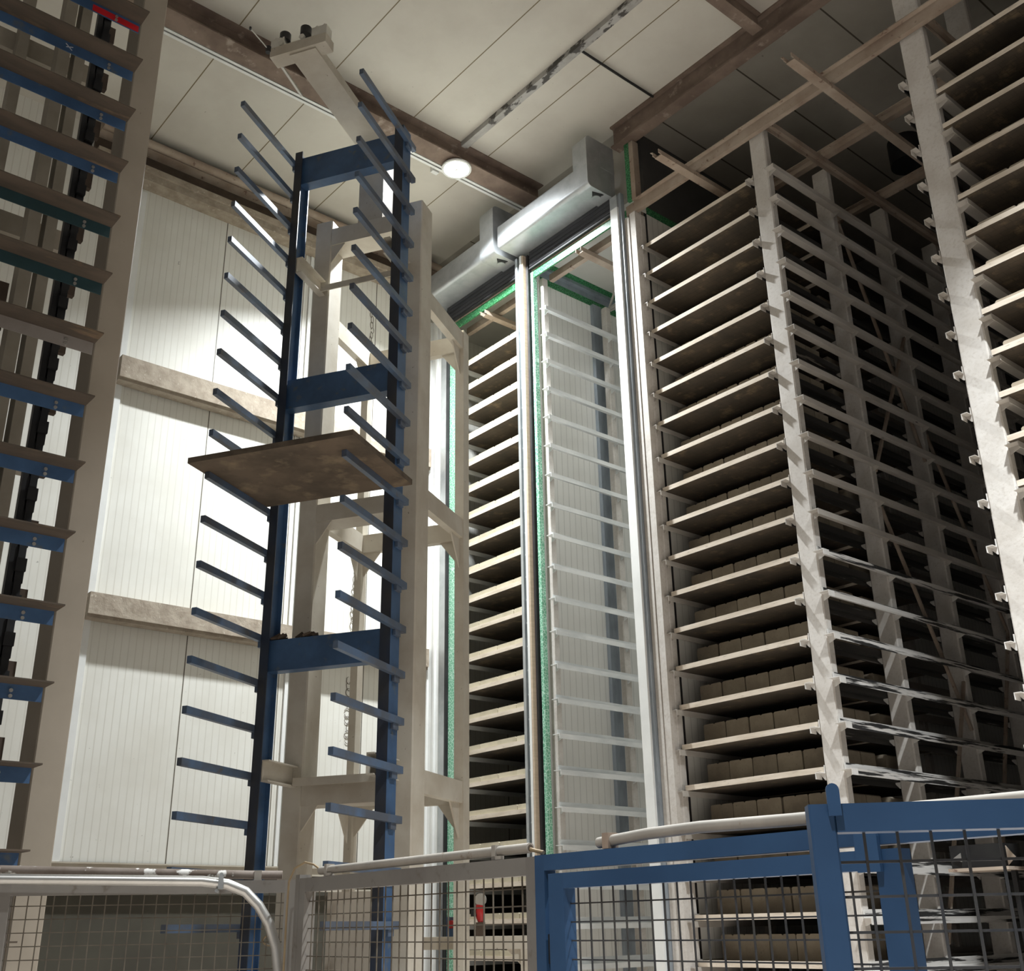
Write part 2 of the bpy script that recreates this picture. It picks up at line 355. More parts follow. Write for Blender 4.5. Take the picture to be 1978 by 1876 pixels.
ibeam_x('ceiling_beam', 8.39, 0.16, 10.80, ZC, -7.74, 3.5, M['rust'], 'rust-brown ceiling beam running right from the end of the roller door box')
ibeam_y('ceiling_beam', -5.38, 0.14, 10.90, ZC, 7.12, 8.30, M['rust'], 'short rust-brown ceiling beam meeting another beam at the top right')
t = thing('ceiling_conduit', 'dark cable conduit running across the ceiling to the round lamp', 'conduit', (-6, 7.03, 11.05))
MB().box(-9.15, -1.3, 6.985, 7.075, 11.05, 11.06).box(-9.15, -1.3, 6.985, 6.99, 11.06, 11.129).box(-9.15, -1.3, 7.07, 7.075, 11.06, 11.125).build('tray', M['conduit'], t)
MB().tube([(-9.15, 7.05, 11.075), (-5.3, 7.045, 11.08), (-1.3, 7.05, 11.075)], 0.018, 8).build('cable', M['dark'], t, True)
tag(MB().tube([(-6.98, 7.075, 11.10), (-6.98, 7.8, 11.095), (-6.98, 8.31, 11.10)], 0.016, 8).build('ceiling_cable', M['dark'], None, True),
    'thin dark cable branching across the ceiling towards the dark racks', 'cable')

# ------------------------------------------------------------------ lamps (round high-bay lights)
def lamp(x, y, k, spread, label):
    t = thing('high_bay_lamp', label, 'lamp', (x, y, 10.80))
    n = 32
    def ring(r, z): return [(x + r * math.cos(2 * math.pi * i / n), y + r * math.sin(2 * math.pi * i / n), z) for i in range(n)]
    def lathe(prof):
        mb = MB(); vs = []; fs = []
        for r, z in prof: vs += ring(r, z)
        for a in range(len(prof) - 1):
            for i in range(n): fs.append((a * n + i, a * n + (i + 1) % n, (a + 1) * n + (i + 1) % n, (a + 1) * n + i))
        return mb.add(vs, fs)
    lathe([(0.165, 10.800), (0.195, 10.800), (0.195, 10.825), (0.15, 10.845), (0.08, 10.858), (0.001, 10.858)]).build('housing', M['whitesheet'], t, True)
    MB().add(ring(0.165, 10.804), [tuple(range(n))]).build('diffuser', EMIT, t)
    lathe([(0.02, 10.795), (0.02, 10.8035)]).add(ring(0.02, 10.795), [tuple(range(n))]).build('sensor_cap', M['whitesheet'], t)
    if x > -9: MB().tube([(x, y, 10.858), (x, y, ZC)], 0.012, 8).build('hanger', M['galv'], t)
    ld = bpy.data.lights.new('lamp_beam', 'AREA'); ld.shape = 'DISK'; ld.size = 0.30; ld.energy = BEAM * k
    ld.spread = math.radians(spread); ld.color = (0.93, 0.975, 1.0)
    lo = bpy.data.objects.new('lamp_beam', ld); COL.objects.link(lo); lo.parent = t; lo.location = (0, 0, -0.012)
    return t
EMIT = mk_emit('lamp_diffuser_light', (0.95, 0.98, 1.0), DIFFUSER)
for (x, y, k, spread), lab in zip(LAMPS, ('bright round ceiling lamp in front of the rust-brown beam', 'round ceiling lamp in front of the racks, beyond the right edge', 'added unseen fill lamp above and behind the viewpoint')):
    lamp(x, y, k, spread, lab)
tag(MB().box(-9.83, -9.77, 6.98, 7.08, 11.05, ZC).build('junction_box', M['whitesheet']), 'small white box on the ceiling just left of the round lamp', 'box')

# ------------------------------------------------------------------ rack uprights (posts front to back, with the tray rails)
def rail_mesh(mb, xp, side, z, y0, y1, posts, wr=0.122, mi=0):
    """Z-shaped tray rail fixed to the post face xp; side = +1 / -1 away from the post"""
    s = side; t = 0.006; wd = wr if side > 0 else 0.058
    def B(a, b, ya, yb, za, zb):
        xa, xb = min(xp + s * a, xp + s * b), max(xp + s * a, xp + s * b)
        if ya < 8.515: mb.box(xa, xb, ya, 8.52, za, zb, 0)
        mb.box(xa, xb, max(ya, 8.52), yb, za, zb, 1)
    B(0.002, 0.008, y0 + 0.07, y1, z, z + 0.065)              # upstand
    B(0.002, wd, y0, y1, z - t, z)                           # shelf
    B(wd - t, wd, y0, y1, z - 0.056, z - t)                  # lip
    for yp in posts:                                         # gussets
        pts = [(xp + s * 0.001, z - t), (xp + s * (wd - t), z - t), (xp + s * (wd - t), z - 0.022), (xp + s * 0.012, z - 0.066), (xp + s * 0.001, z - 0.066)]
        mb.prism(pts, 'y', yp + 0.012, yp + 0.018, mi)
def upright(x0, x1, ztop, sides, label, matp, matr, z_of, levels, ys, grp, y1=14.6, depth=0.10, y0=8.43, wr=0.122):
    t = thing('rack_upright', label, 'rack upright', ((x0 + x1) / 2, 8.5, 0), grp)
    for y in ys:
        MB().bev(x0, x1, y, y + depth, 0, ztop, 0.012).build('post', matp, t)
    for side in sides:
        for k in levels:
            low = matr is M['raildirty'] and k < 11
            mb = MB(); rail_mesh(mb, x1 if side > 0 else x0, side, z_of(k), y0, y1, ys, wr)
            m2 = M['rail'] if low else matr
            if matr is M['raildirty'] and side < 0: m2 = M['railshade']
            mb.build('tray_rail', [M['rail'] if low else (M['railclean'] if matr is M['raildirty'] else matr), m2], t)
    return t
ZR = lambda k: 9.228 - 0.4 * k
ZL = lambda k: 9.098 - 0.3925 * k
YS = [8.5, 9.69, 10.90, 12.10, 13.30, 14.5]
GRP = 'uprights of the curing racks'
f0 = upright(-11.37, -11.19, 9.74, (1,), 'rack upright behind the white frame mast, left of the slab stack', M['post'], M['railgalv'], ZL, range(23), YS, GRP)
f1 = upright(-9.42, -9.32, 9.74, (1,), 'rack upright beside the green taped jamb at the left of the empty chamber', M['post'], M['railgalv'], ZR, range(22), YS, GRP)
f2 = upright(-7.60, -7.50, 9.74, (1,), 'brown rack upright just right of the white door channel', M['post'], M['rail'], ZR, range(22), YS, GRP, y0=8.44, wr=0.066)
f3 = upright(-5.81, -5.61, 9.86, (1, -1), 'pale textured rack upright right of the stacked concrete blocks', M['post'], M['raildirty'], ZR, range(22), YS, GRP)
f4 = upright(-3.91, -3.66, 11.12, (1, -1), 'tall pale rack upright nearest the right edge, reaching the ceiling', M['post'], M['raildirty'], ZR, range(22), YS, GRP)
# side rails on top of the uprights and their diagonal braces
for x, tt in ((-5.60, f3), (-3.65, f4)):
    MB().box(x, x + 0.05, 8.52, 14.6, 9.86, 9.93).box(x, x + 0.006, 8.52, 14.6, 9.80, 9.86).build('top_rail', M['tan'], tt)
for (ya, za, yb, zb) in ((9.8, 9.2, 10.9, 6.4), (10.9, 8.0, 9.8, 6.0), (9.8, 5.6, 10.9, 3.4), (10.9, 3.9, 9.8, 1.4), (11.0, 6.8, 12.1, 4.6), (12.1, 4.6, 11.0, 2.0)):
    MB().bar((-5.63, ya, za), (-5.63, yb, zb), 0.03).build('brace', M['tan'], f3)

MB().bar((-9.36, 9.80, 9.76), (-8.85, 9.80, 9.80), 0.03).bar((-9.36, 9.80, 9.76), (-9.22, 9.82, 10.05), 0.025).bar((-9.36, 9.82, 9.74), (-8.9, 10.1, 9.92), 0.025).build('brace', M['rail'], f1)
# headers across the racks
def header(y, z0, z1, x0, x1, mat, label, d=0.10):
    mb = MB().box(x0, x1, y, y + 0.012, z0, z1).box(x0, x1, y + 0.012, y + d, z0, z0 + 0.012)
    if x1 > -5: mb.box(max(-7.45, x0), x1, y - 0.05, y, z1 - 0.012, z1)
    return tag(mb.build('rack_header', mat), label, 'header beam')
header(8.43, 9.76, 9.90, -7.66, -0.15, M['tan'], 'long dusty header beam across the front of the dark open racks', 0.06)
header(8.605, 9.72, 9.82, -11.13, -9.70, M['tan'], 'dusty header beam below the green tape over the slab stack', 0.07)
header(8.605, 9.72, 9.82, -9.30, -7.66, M['tan'], 'dusty header beam below the green tape over the empty chamber', 0.07)
header(9.60, 9.94, 10.02, -7.5, -0.15, M['tan'], 'second dusty cross beam behind the front header of the dark racks', 0.08)
header(10.82, 9.94, 10.02, -7.5, -0.15, M['tan'], 'deeper dusty cross beam in the dark between the racks', 0.07)
# hanging centre guide rails, one in the middle of each bay
def guide(x, y0, y1, z, label):
    mb = MB().box(x - 0.05, x + 0.05, y0 + 0.04, y1, z, z + 0.01).box(x - 0.05, x - 0.04, y0, y1, z + 0.01, z + 0.06).box(x + 0.04, x + 0.05, y0, y1, z + 0.01, z + 0.06)
    mb.prism([(x - 0.05, z + 0.06), (x - 0.08, z + 0.075), (x - 0.075, z + 0.08), (x - 0.045, z + 0.066)], 'y', y0, y0 + 0.3)
    return tag(mb.build('guide_rail', M['tan']), label, 'guide rail', 'guide rails hung in the rack bays')
guide(-10.42, 8.34, 10.5, 9.625, 'guide rail sticking out above the stack of yellowish slabs')
guide(-8.45, 8.34, 11.5, 9.625, 'guide rail sticking out at the top of the empty chamber')
guide(-6.55, 7.76, 9.6, 9.66, 'guide rail sticking out above the stack of concrete blocks')
guide(-4.70, 7.72, 13.5, 9.66, 'long guide rail sticking out above the empty dark bay')

# ------------------------------------------------------------------ pallet boards
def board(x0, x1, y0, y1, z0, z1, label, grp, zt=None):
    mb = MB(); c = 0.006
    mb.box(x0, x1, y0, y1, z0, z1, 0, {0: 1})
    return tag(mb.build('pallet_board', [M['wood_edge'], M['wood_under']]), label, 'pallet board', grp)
def copies(src, n, place, label, start=1):
    out = [src]
    for k in range(start, n):
        c = dup(src, place(k)); c['label'] = label(k); out.append(c)
    return out
def stack(x0, x1, y0, dy, z_of, ks, where, grp, h=0.052):
    lab = lambda i: f'wooden pallet board, {ORD[i]} from the top {where}'
    first = board(x0, x1, y0, y0 + dy, z_of(ks[0]), z_of(ks[0]) + h, lab(0), grp)
    base = Vector(first.location)
    for i, k in enumerate(ks[1:], 1):
        c = dup(first, (base.x + random.uniform(-0.008, 0.008), base.y + random.uniform(-0.006, 0.006), z_of(k)))
        c['label'] = lab(i)
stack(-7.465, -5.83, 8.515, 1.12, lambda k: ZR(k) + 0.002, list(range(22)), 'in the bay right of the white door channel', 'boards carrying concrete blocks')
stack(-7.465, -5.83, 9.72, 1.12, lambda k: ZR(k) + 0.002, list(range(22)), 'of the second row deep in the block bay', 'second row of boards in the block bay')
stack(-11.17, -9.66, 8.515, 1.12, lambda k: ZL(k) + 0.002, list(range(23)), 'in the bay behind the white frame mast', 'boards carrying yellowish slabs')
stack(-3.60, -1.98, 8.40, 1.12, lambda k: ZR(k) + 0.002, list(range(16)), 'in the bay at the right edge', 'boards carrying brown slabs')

# concrete blocks: five across the front of each board, plus the right-hand column behind them
def solid(name, wx, dy, h, mat, loc, label, cat, grp, c=0.012, groove=False):
    mb = MB(); x0, x1 = loc[0] - wx / 2, loc[0] + wx / 2; y0, y1 = loc[1] - dy / 2, loc[1] + dy / 2; z = loc[2]
    p = [(x0 + c * .4, z), (x1 - c * .4, z), (x1, z + c), (x1, z + h - c), (x1 - c, z + h)]
    if groove: p += [(loc[0] + 0.016, z + h), (loc[0], z + h - 0.012), (loc[0] - 0.016, z + h)]
    p += [(x0 + c, z + h), (x0, z + h - c), (x0, z + c)]
    mb.prism(p, 'y', y0, y1)
    return tag(mb.build(name, mat), label, cat, grp)
def row(name, mat, xs, wx, dy, h, yc, ks, z_of, where, kind, cat, grp, groove=False, extra=None, jit=0.004):
    first = None
    for k in ks:
        for i, x in enumerate(xs):
            lab = f'{kind} {ORD[i]} from left on {ORD[k]} board {where}'
            loc = (x + random.uniform(-jit, jit), yc + random.uniform(-0.008, 0.008), z_of(k))
            if first is None: first = solid(name, wx, dy, h, mat, loc, lab, cat, grp, groove=groove)
            else: dup(first, loc)['label'] = lab
        for j, y in enumerate(extra or []):
            dup(first, (xs[-1], y, z_of(k)))['label'] = f'{kind} {ORD[j + 1]} deep at right end of {ORD[k]} board {where}'
ZB = lambda k: ZR(k) + 0.0545
row('concrete_block', M['block'], [-7.28 + 0.296 * i for i in range(5)], 0.283, 0.24, 0.222, 8.935, range(3, 22), ZB,
    'right of the white door channel', 'concrete block', 'concrete block', 'concrete blocks on the boards', True, [9.19, 9.445, 9.86, 10.11])
row('paving_stone', M['slab'], [-10.955 + 0.352 * i for i in range(4)], 0.347, 0.5, 0.060, 8.785, range(23), lambda k: ZL(k) + 0.0545,
    'down behind the frame mast', 'yellowish slab', 'paving stone', 'yellowish slabs on the boards')
row('paving_stone', M['slab2'], [-3.335 + 0.36 * i for i in range(3)], 0.352, 0.5, 0.065, 8.72, range(13), ZB,
    'down at the right edge', 'brown slab', 'paving stone', 'brown slabs on the boards')

# ------------------------------------------------------------------ roller doors and jambs
def drum_profile(y0, y1, z0, z1, r):
    p = [(y1, z0)]
    for a in range(0, 91, 15):
        t = math.radians(270 - a); p.append((y0 + r + r * math.cos(t), z0 + r + r * math.sin(t)))
    for a in range(0, 91, 15):
        t = math.radians(180 - a); p.append((y0 + r + r * math.cos(t), z1 - r + r * math.sin(t)))
    p.append((y1, z1))
    return p
def roller_door(xa, xb, bx0, bx1, c0, c1, label):
    t = thing('roller_door', label, 'roller door', ((xa + xb) / 2, 8.2, 9.9))
    MB().prism(drum_profile(7.95, 8.40, 10.13, 10.50, 0.055), 'x', xa, bx0 + 0.02).build('drum_housing', M['galv'], t, True)
    h = MB().prism(drum_profile(7.92, 8.40, 10.09, 10.86, 0.07), 'x', bx0, bx1)
    hh = h.build('motor_cover', M['galv'], t, True)
    xm = (bx0 + bx1) / 2
    MB().tube([(xm, 8.18, 10.07), (xm, 8.18, 10.092)], 0.055, 20).build('vent_disc', M['galv'], hh, True)
    MB().tube([(xm + 0.03, 8.15, 10.080), (xm + 0.03, 8.15, 10.091)], 0.095, 3).build('vent_slot', M['dark'], hh)
    MB().box(bx1 + 0.001, bx1 + 0.006, 8.16, 8.40, 10.46, 10.70).build('cover_plate', M['galv'], hh)
    mb = MB(); n = 9
    for i in range(n):                                    # ribbed curtain edge showing under the drum
        z = 9.86 + 0.27 * i / n
        mb.box(c0, c1, 8.345 - 0.006 * (i % 2), 8.36, z, z + 0.27 / n)
    mb.build('curtain', M['curtain'], t)
    MB().box(c0, c1, 8.33, 8.37, 9.845, 9.862).build('bottom_bar', M['rubber'], t)
    return t
roller_door(-11.45, -9.60, -9.95, -9.66, -11.265, -9.625, 'galvanised roller door box in the corner, nearer the left wall')
roller_door(-9.60, -7.80, -8.05, -7.80, -9.405, -7.845, 'galvanised roller door box above the empty chamber')

# middle guide between the two doors
t = thing('door_guide', 'striped galvanised and black door guide between the two roller doors', 'door guide', (-9.5, 8.3, 0))
MB().box(-9.62, -9.575, 8.27, 8.40, 0, 10.09).build('left_channel', M['galv'], t)
MB().box(-9.575, -9.53, 8.30, 8.40, 0, 10.09).build('bolt_strip', M['darkstrip'], t)
mb = MB()
for i in range(34): mb.tube([(-9.553, 8.285, 0.4 + i * 0.285), (-9.553, 8.302, 0.4 + i * 0.285)], 0.009, 8)
mb.build('bolts', M['galv'], t)
MB().box(-9.53, -9.49, 8.27, 8.40, 0, 10.09).build('right_channel', M['whitesheet'], t)
MB().box(-9.49, -9.462, 8.275, 8.40, 0, 10.08).build('wood_strip', M['woodboard'], t)
MB().box(-9.462, -9.425, 8.33, 8.40, 0, 10.09).build('rubber_seal', M['rubber'], t)
tag(MB().box(-9.405, -9.355, 8.36, 8.425, 0, 9.80).build('foam_tape', M['foamlit']), 'green printed foam tape up the left jamb of the empty chamber', 'tape')
tag(MB().box(-9.599, -9.585, 8.753, 8.83, 0, 9.87).build('jamb_trim', M['bluegalv']), 'grey metal trim strip inside the left jamb of the empty chamber', 'trim')
# right guide: the bright white channel
t = thing('door_guide', 'tall bright white door channel right of the empty chamber', 'door guide', (-7.8, 8.35, 0))
MB().box(-7.84, -7.72, 8.33, 8.345, 0, 9.90).box(-7.735, -7.72, 8.345, 8.42, 0, 9.90).box(-7.84, -7.825, 8.345, 8.42, 0, 9.90).build('channel', M['whitesheet'], t)
MB().box(-7.84, -7.72, 8.33, 8.345, 9.90, 10.08).box(-7.735, -7.72, 8.345, 8.42, 9.90, 10.08).build('channel_top', M['galv'], t)
MB().box(-7.72, -7.68, 8.36, 8.42, 0, 10.1).build('grey_strip', M['bluegalv'], t)
tag(MB().box(-7.675, -7.60, 8.40, 8.50, 0, 9.70).build('jamb_board', M['post']), 'dusty jamb board between white channel and brown rack upright', 'board')
tag(MB().box(-7.595, -7.505, 8.41, 8.495, 0, 9.75).build('jamb_post', M['post']), 'dusty jamb post left of the loaded block bay', 'post')
tag(MB().box(-7.569, -7.561, 8.603, 8.638, 0, 9.86).build('jamb_board', M['tan']), 'narrow tan board behind the brown upright of the block bay', 'board')
tag(MB().box(-7.569, -7.561, 8.64, 8.69, 0, 9.86).build('rubber_strip', M['rubber']), 'thin black rubber strip beside the block bay', 'strip')
tag(MB().box(-7.60, -7.53, 8.40, 8.44, 9.93, 10.80).build('foam_tape', M['foam']), 'short green foam tape strip right of the roller door motor cover', 'tape')
tag(MB().box(-7.525, -7.455, 8.40, 8.50, 9.91, 10.79).build('stub_post', M['tan']), 'short dusty stub post between header beam and ceiling beam', 'post')
# left jamb of the first door, seen past the mast
t = thing('door_guide', 'white and grey door guide in the corner beside the left wall', 'door guide', (-11.6, 8.35, 0))
MB().box(-11.83, -11.42, 8.40, 8.425, 0, 10.1).box(-11.74, -11.70, 8.37, 8.40, 0, 10.1).box(-11.58, -11.54, 8.37, 8.40, 0, 10.1).build('white_panel', M['whitesheet'], t)
MB().box(-11.42, -11.30, 8.36, 8.425, 0, 10.1).build('channel', M['galv'], t)
MB().box(-11.298, -11.275, 8.36, 8.425, 0, 10.1).build('rubber_seal', M['rubber'], t)
tag(MB().box(-11.265, -11.14, 8.40, 8.425, 0, 9.80).build('foam_tape', M['foamlit']), 'green foam tape up the left jamb beside the white frame mast', 'tape')
tag(MB().box(-11.135, -11.06, 8.40, 8.425, 0, 9.7).build('jamb_board', M['cream']), 'pale jamb board half hidden behind the white frame mast', 'board')
# green tape along the heads of the two doors and inside the empty chamber
tag(MB().box(-9.40, -7.85, 8.375, 8.40, 9.715, 9.825).build('foam_tape', M['foam']), 'green foam tape along the head of the empty chamber door', 'tape')
tag(MB().box(-11.13, -9.63, 8.375, 8.40, 9.715, 9.825).build('foam_tape', M['foam']), 'green foam tape along the head of the door to the slab stack', 'tape')
tag(MB().box(-9.40, -7.85, 8.37, 8.43, 9.827, 9.93).build('door_lintel', M['tan']), 'pale lintel strip above the green tape over the empty chamber', 'lintel')
tag(MB().box(-11.13, -9.63, 8.37, 8.43, 9.827, 9.93).build('door_lintel', M['tan']), 'pale lintel strip above the green tape over the slab stack', 'lintel')
t = thing('sealing_tape', 'green and grey sealing tape at the wall and ceiling joint inside the empty chamber', 'tape', (-9.55, 9.5, 9.9))
MB().box(-9.598, -9.590, 8.70, 14, 9.88, 9.98).build('wall_tape', M['foam'], t)
MB().box(-9.598, -9.589, 8.70, 14, 9.98, 10.06).box(-9.598, -9.52, 8.70, 14, 10.06, 10.118).build('grey_strip', M['bluegalv'], t)
MB().box(-9.52, -9.43, 8.70, 14, 10.108, 10.118).build('ceiling_tape', M['foam'], t)
tag(MB().box(-9.30, -7.85, 8.70, 8.80, 10.107, 10.118).build('foam_tape', M['foam']), 'thin green tape on the chamber ceiling just inside its door', 'tape')
t = thing('chamber_pilaster', 'galvanised pilaster with green tape part way along the empty chamber wall', 'pilaster', (-9.55, 9.7, 0))
MB().box(-9.598, -9.54, 9.66, 9.82, 0, 9.88).build('cover', M['bluegalv'], t)
MB().box(-9.598, -9.585, 9.975, 10.05, 0, 9.80).build('green_tape', M['foam'], t)
tag(MB().box(-7.57, -7.56, 8.70, 12, 9.87, 9.97).build('foam_tape', M['foam']), 'dark green tape at the top of the block bay side wall', 'tape')

# ------------------------------------------------------------------ turned frame of the finger car and its mast
TH = math.radians(30.5); U = Vector((math.cos(TH), math.sin(TH), 0)); V = Vector((-math.sin(TH), math.cos(TH), 0)); O = Vector((-8.255, 3.547, 0))
def T(p): return O + U * p.x + V * p.y + Vector((0, 0, p.z))
def TB(): return MB(T)
fc = thing('finger_car', 'tall blue finger car with two columns of long tray fingers', 'finger car', T(Vector((0.67, 1.1, 0.4))))
# left H post, right box post
TB().box(0.045, 0.13, 0.98, 0.992, 0.45, 9.36, 1).box(0.08, 0.092, 0.992, 1.148, 0.45, 9.36).box(0.045, 0.13, 1.148, 1.16, 0.45, 9.36, 0, None).build('post', [M['blue'], M['blueshade']], fc)
TB().box(1.20, 1.30, 1.02, 1.20, 0.45, 9.40, 0, {2: 1, 4: 1}).build('post', [M['blue'], M['blueshade']], fc)
for z0, z1 in ((8.97, 9.31), (6.31, 6.62), (3.73, 4.01), (1.0, 1.28)):
    TB().box(0.09, 1.21, 1.03, 1.042, z0, z1).box(0.09, 1.21, 1.042, 1.15, z0, z0 + 0.014).box(0.09, 1.21, 1.042, 1.15, z1 - 0.014, z1).build('cross_beam', M['blue'], fc)
ZF = lambda k: 9.261 - 0.4 * k
lf = TB().box(0.0, 0.044, 0.0, 1.13, ZF(0) - 0.06, ZF(0)).box(0.004, 0.04, 1.0, 1.10, ZF(0) - 0.11, ZF(0) - 0.06).build('finger', M['finger'], fc)
rf = TB().box(1.301, 1.345, 0.02, 1.24, ZF(0) - 0.06, ZF(0)).box(1.303, 1.33, 1.06, 1.16, ZF(0) - 0.11, ZF(0) - 0.06).build('finger', M['finger'], fc)
for f in (lf, rf):
    for k in range(1, 21):
        c = f.copy(); COL.objects.link(c); c.parent = fc; c.location = (0, 0, -0.4 * k)
# carriage arms joining the blue frame to the mast
for z in (7.84, 2.78):
    for u0 in (0.13, 1.12):
        TB().box(u0, u0 + 0.07, 1.0, 1.49, z, z + 0.012).box(u0, u0 + 0.012, 1.0, 1.49, z + 0.012, z + 0.17).box(u0, u0 + 0.07, 1.0, 1.49, z + 0.17, z + 0.182).build('carriage_arm', M['cream'], fc)
    TB().box(0.20, 1.12, 1.40, 1.49, z + 0.06, z + 0.07).box(0.20, 1.12, 1.40, 1.41, z, z + 0.06).build('carriage_bar', M['cream'], fc)
for k, (a, b) in enumerate(((0.12, 0.22), (0.35, 0.55))):
    mb = TB()
    for i in range(9):
        x = random.uniform(a, b); y = random.uniform(1.05, 1.13); r = random.uniform(0.02, 0.05)
        mb.bar((x - r, y - r * .6, 4.024), (x + r, y + r * .4, 4.028 + random.uniform(0, 0.05)), 0.05, 0.02)
    tag(mb.build('debris', M['brown']), ['small heap of debris on the blue cross beam near its left end', 'larger heap of crumbled debris midway on the blue cross beam'][k], 'debris', None, 'stuff')
tag(TB().box(-0.03, 1.52, -0.21, 0.93, ZF(10) + 0.002, ZF(10) + 0.052, 0, {0: 1}).build('pallet_board', [M['wood_single_edge'], M['wood_single']]),
    'single empty brown pallet board resting on the blue fingers', 'pallet board')

ms = thing('lift_mast', 'cream lift mast with four columns standing behind the blue fingers', 'mast', T(Vector((0.67, 2.1, 0))))
TB().bev(0.04, 0.24, 1.5, 1.77, 0, 8.79, 0.012).build('column', M['cream'], ms)
TB().bev(1.11, 1.31, 1.5, 1.77, 0, 8.78, 0.012).build('column', M['cream'], ms)
TB().box(0.04, 0.12, 2.70, 2.82, 0, 7.80).build('rear_column', M['cream'], ms)
TB().box(1.21, 1.31, 2.67, 2.82, 0, 7.83).build('rear_column', M['cream'], ms)
for z0, z1 in ((8.47, 8.68), (5.28, 5.46), (2.62, 2.86), (0.6, 0.8)):
    TB().box(0.24, 1.11, 1.50, 1.77, z0, z0 + 0.014).box(0.24, 1.11, 1.50, 1.514, z0 + 0.014, z1).box(0.24, 1.11, 1.756, 1.77, z0 + 0.014, z1).build('cross_beam', M['cream'], ms)
    for a, s in ((0.24, 1), (1.11, -1)):
        TB().prism([(a, z0), (a + s * 0.16, z0), (a, z0 - 0.22)], 'y', 1.51, 1.525).build('gusset', M['cream'], ms)
for z in (7.60, 5.36, 2.70):
    for a in (0.05, 1.22):
        TB().box(a, a + 0.08, 1.77, 2.68, z, z + 0.2).build('side_beam', M['cream'], ms)
        TB().prism([(2.67, z), (2.45, z), (2.67, z - 0.32)], 'x', a + 0.03, a + 0.045).build('gusset', M['cream'], ms)
    TB().box(0.12, 1.21, 2.72, 2.80, z, z + 0.2).build('rear_beam', M['cream'], ms)
    for a, s in ((0.12, 1), (1.21, -1)):
        TB().prism([(a, z), (a + s * 0.2, z), (a, z - 0.26)], 'y', 2.75, 2.765).build('gusset', M['cream'], ms)
TB().box(0.49, 1.11, 1.60, 1.62, 0.0, 1.905).build('base_panel', M['panelbeige'], ms)
# top guide arm with rollers
TB().box(0.54, 0.83, 1.52, 1.76, 8.68, 9.64).build('stub_column', M['cream'], ms)
TB().box(0.54, 0.83, -0.03, 1.78, 9.64, 9.75).build('guide_arm', M['cream'], ms)
hd = TB().box(0.33, 0.955, -0.06, 0.10, 9.66, 9.775).build('roller_plate', M['cream'], ms)
for (a, b, r) in ((0.33, 0.48, 0.455), (0.79, 0.955, 0.69)):
    TB().box(a, b, -0.055, 0.05, 9.776, 9.885).build('roller_block', M['steel'], hd)
    TB().tube([(r, 0.0, 9.875), (r, 0.0, 9.965)], 0.056, 18).build('roller', M['dark'], hd, True)
    TB().tube([(r, -0.075, 9.80), (r, -0.05, 9.80)], 0.03, 12).build('axle_nut', M['steel'], hd, True)
    for q in (a + 0.03, b - 0.05):
        TB().tube([(q, 0.0, 9.885), (q, 0.0, 9.94)], 0.02, 6).build('bolt', M['steel'], hd)
TB().tube([(0.36, 0.10, 9.70), (0.36, 0.52, 9.66)], 0.017, 8).build('sensor_rod', M['steel'], hd, True)
TB().tube([(0.31, -0.05, 9.77), (0.26, -0.32, 9.82)], 0.006, 6).build('sensor_whisker', M['steel'], hd)
TB().tube([(0.31, -0.06, 9.73), (0.31, -0.06, 9.80)], 0.028, 8).build('sensor_knob', M['dark'], hd)
TB().tube([(0.26, -0.32, 9.805), (0.26, -0.32, 9.835)], 0.012, 8).build('whisker_tip', M['dark'], hd)
# lower arm of the mast that carries the power tool
TB().box(0.80, 1.86, 2.83, 2.92, 1.42, 1.53).build('tool_arm', M['cream'], ms)
TB().prism([(1.86, 1.42), (1.66, 1.42), (1.80, 1.28), (1.86, 1.22)], 'y', 2.85, 2.89).build('gusset', M['cream'], ms)
TB().box(1.80, 1.86, 2.83, 2.92, 0.6, 1.419).build('arm_leg', M['cream'], ms)
t = thing('angle_grinder', 'red and grey hand grinder standing on the cream mast arm', 'power tool', T(Vector((1.40, 2.87, 1.531))))
TB().box(1.365, 1.435, 2.84, 2.90, 1.531, 1.65).build('foot', M['brown'], t)
TB().tube([(1.40, 2.87, 1.65), (1.40, 2.87, 1.69), (1.39, 2.87, 1.74), (1.40, 2.87, 1.80)], [0.025, 0.04, 0.05, 0.042], 12).build('body', M['red'], t, True)
TB().tube([(1.345, 2.84, 1.70), (1.345, 2.84, 1.76)], 0.03, 10).build('handle', M['dark'], t, True)
TB().tube([(1.41, 2.84, 1.845), (1.41, 2.86, 1.845)], 0.055, 20).build('disc', M['steel'], t, True)
TB().tube([(1.405, 2.87, 1.80), (1.41, 2.87, 1.85)], 0.03, 10).build('head', M['steel'], t, True)

# chain-like scribble down the wall behind the mast
mb = MB(); rs = random.Random(3)
for z0, z1, yc, wd in ((3.75, 4.55, 7.26, 0.05), (5.2, 6.35, 7.285, 0.05), (7.2, 7.45, 7.30, 0.03), (9.15, 9.95, 7.40, 0.035)):
    z = z0
    while z < z1:
        h = rs.uniform(0.07, 0.12); y = yc + rs.uniform(-0.02, 0.02); w_ = wd * rs.uniform(0.5, 1.0); n = 9; k0 = rs.uniform(0, 6)
        pts = [(XW + 0.009, y + w_ * math.cos(k0 + 5.6 * i / n) * rs.uniform(0.8, 1.1), z + h / 2 + h * 0.55 * math.sin(k0 + 5.6 * i / n)) for i in range(n + 1)]
        mb.tube(pts, 0.0035, 4)
        z += h * rs.uniform(0.75, 1.0)
tag(mb.build('wall_scribble', M['brown']), 'dark chain-like scribble running down the white wall behind the mast', 'scribble')
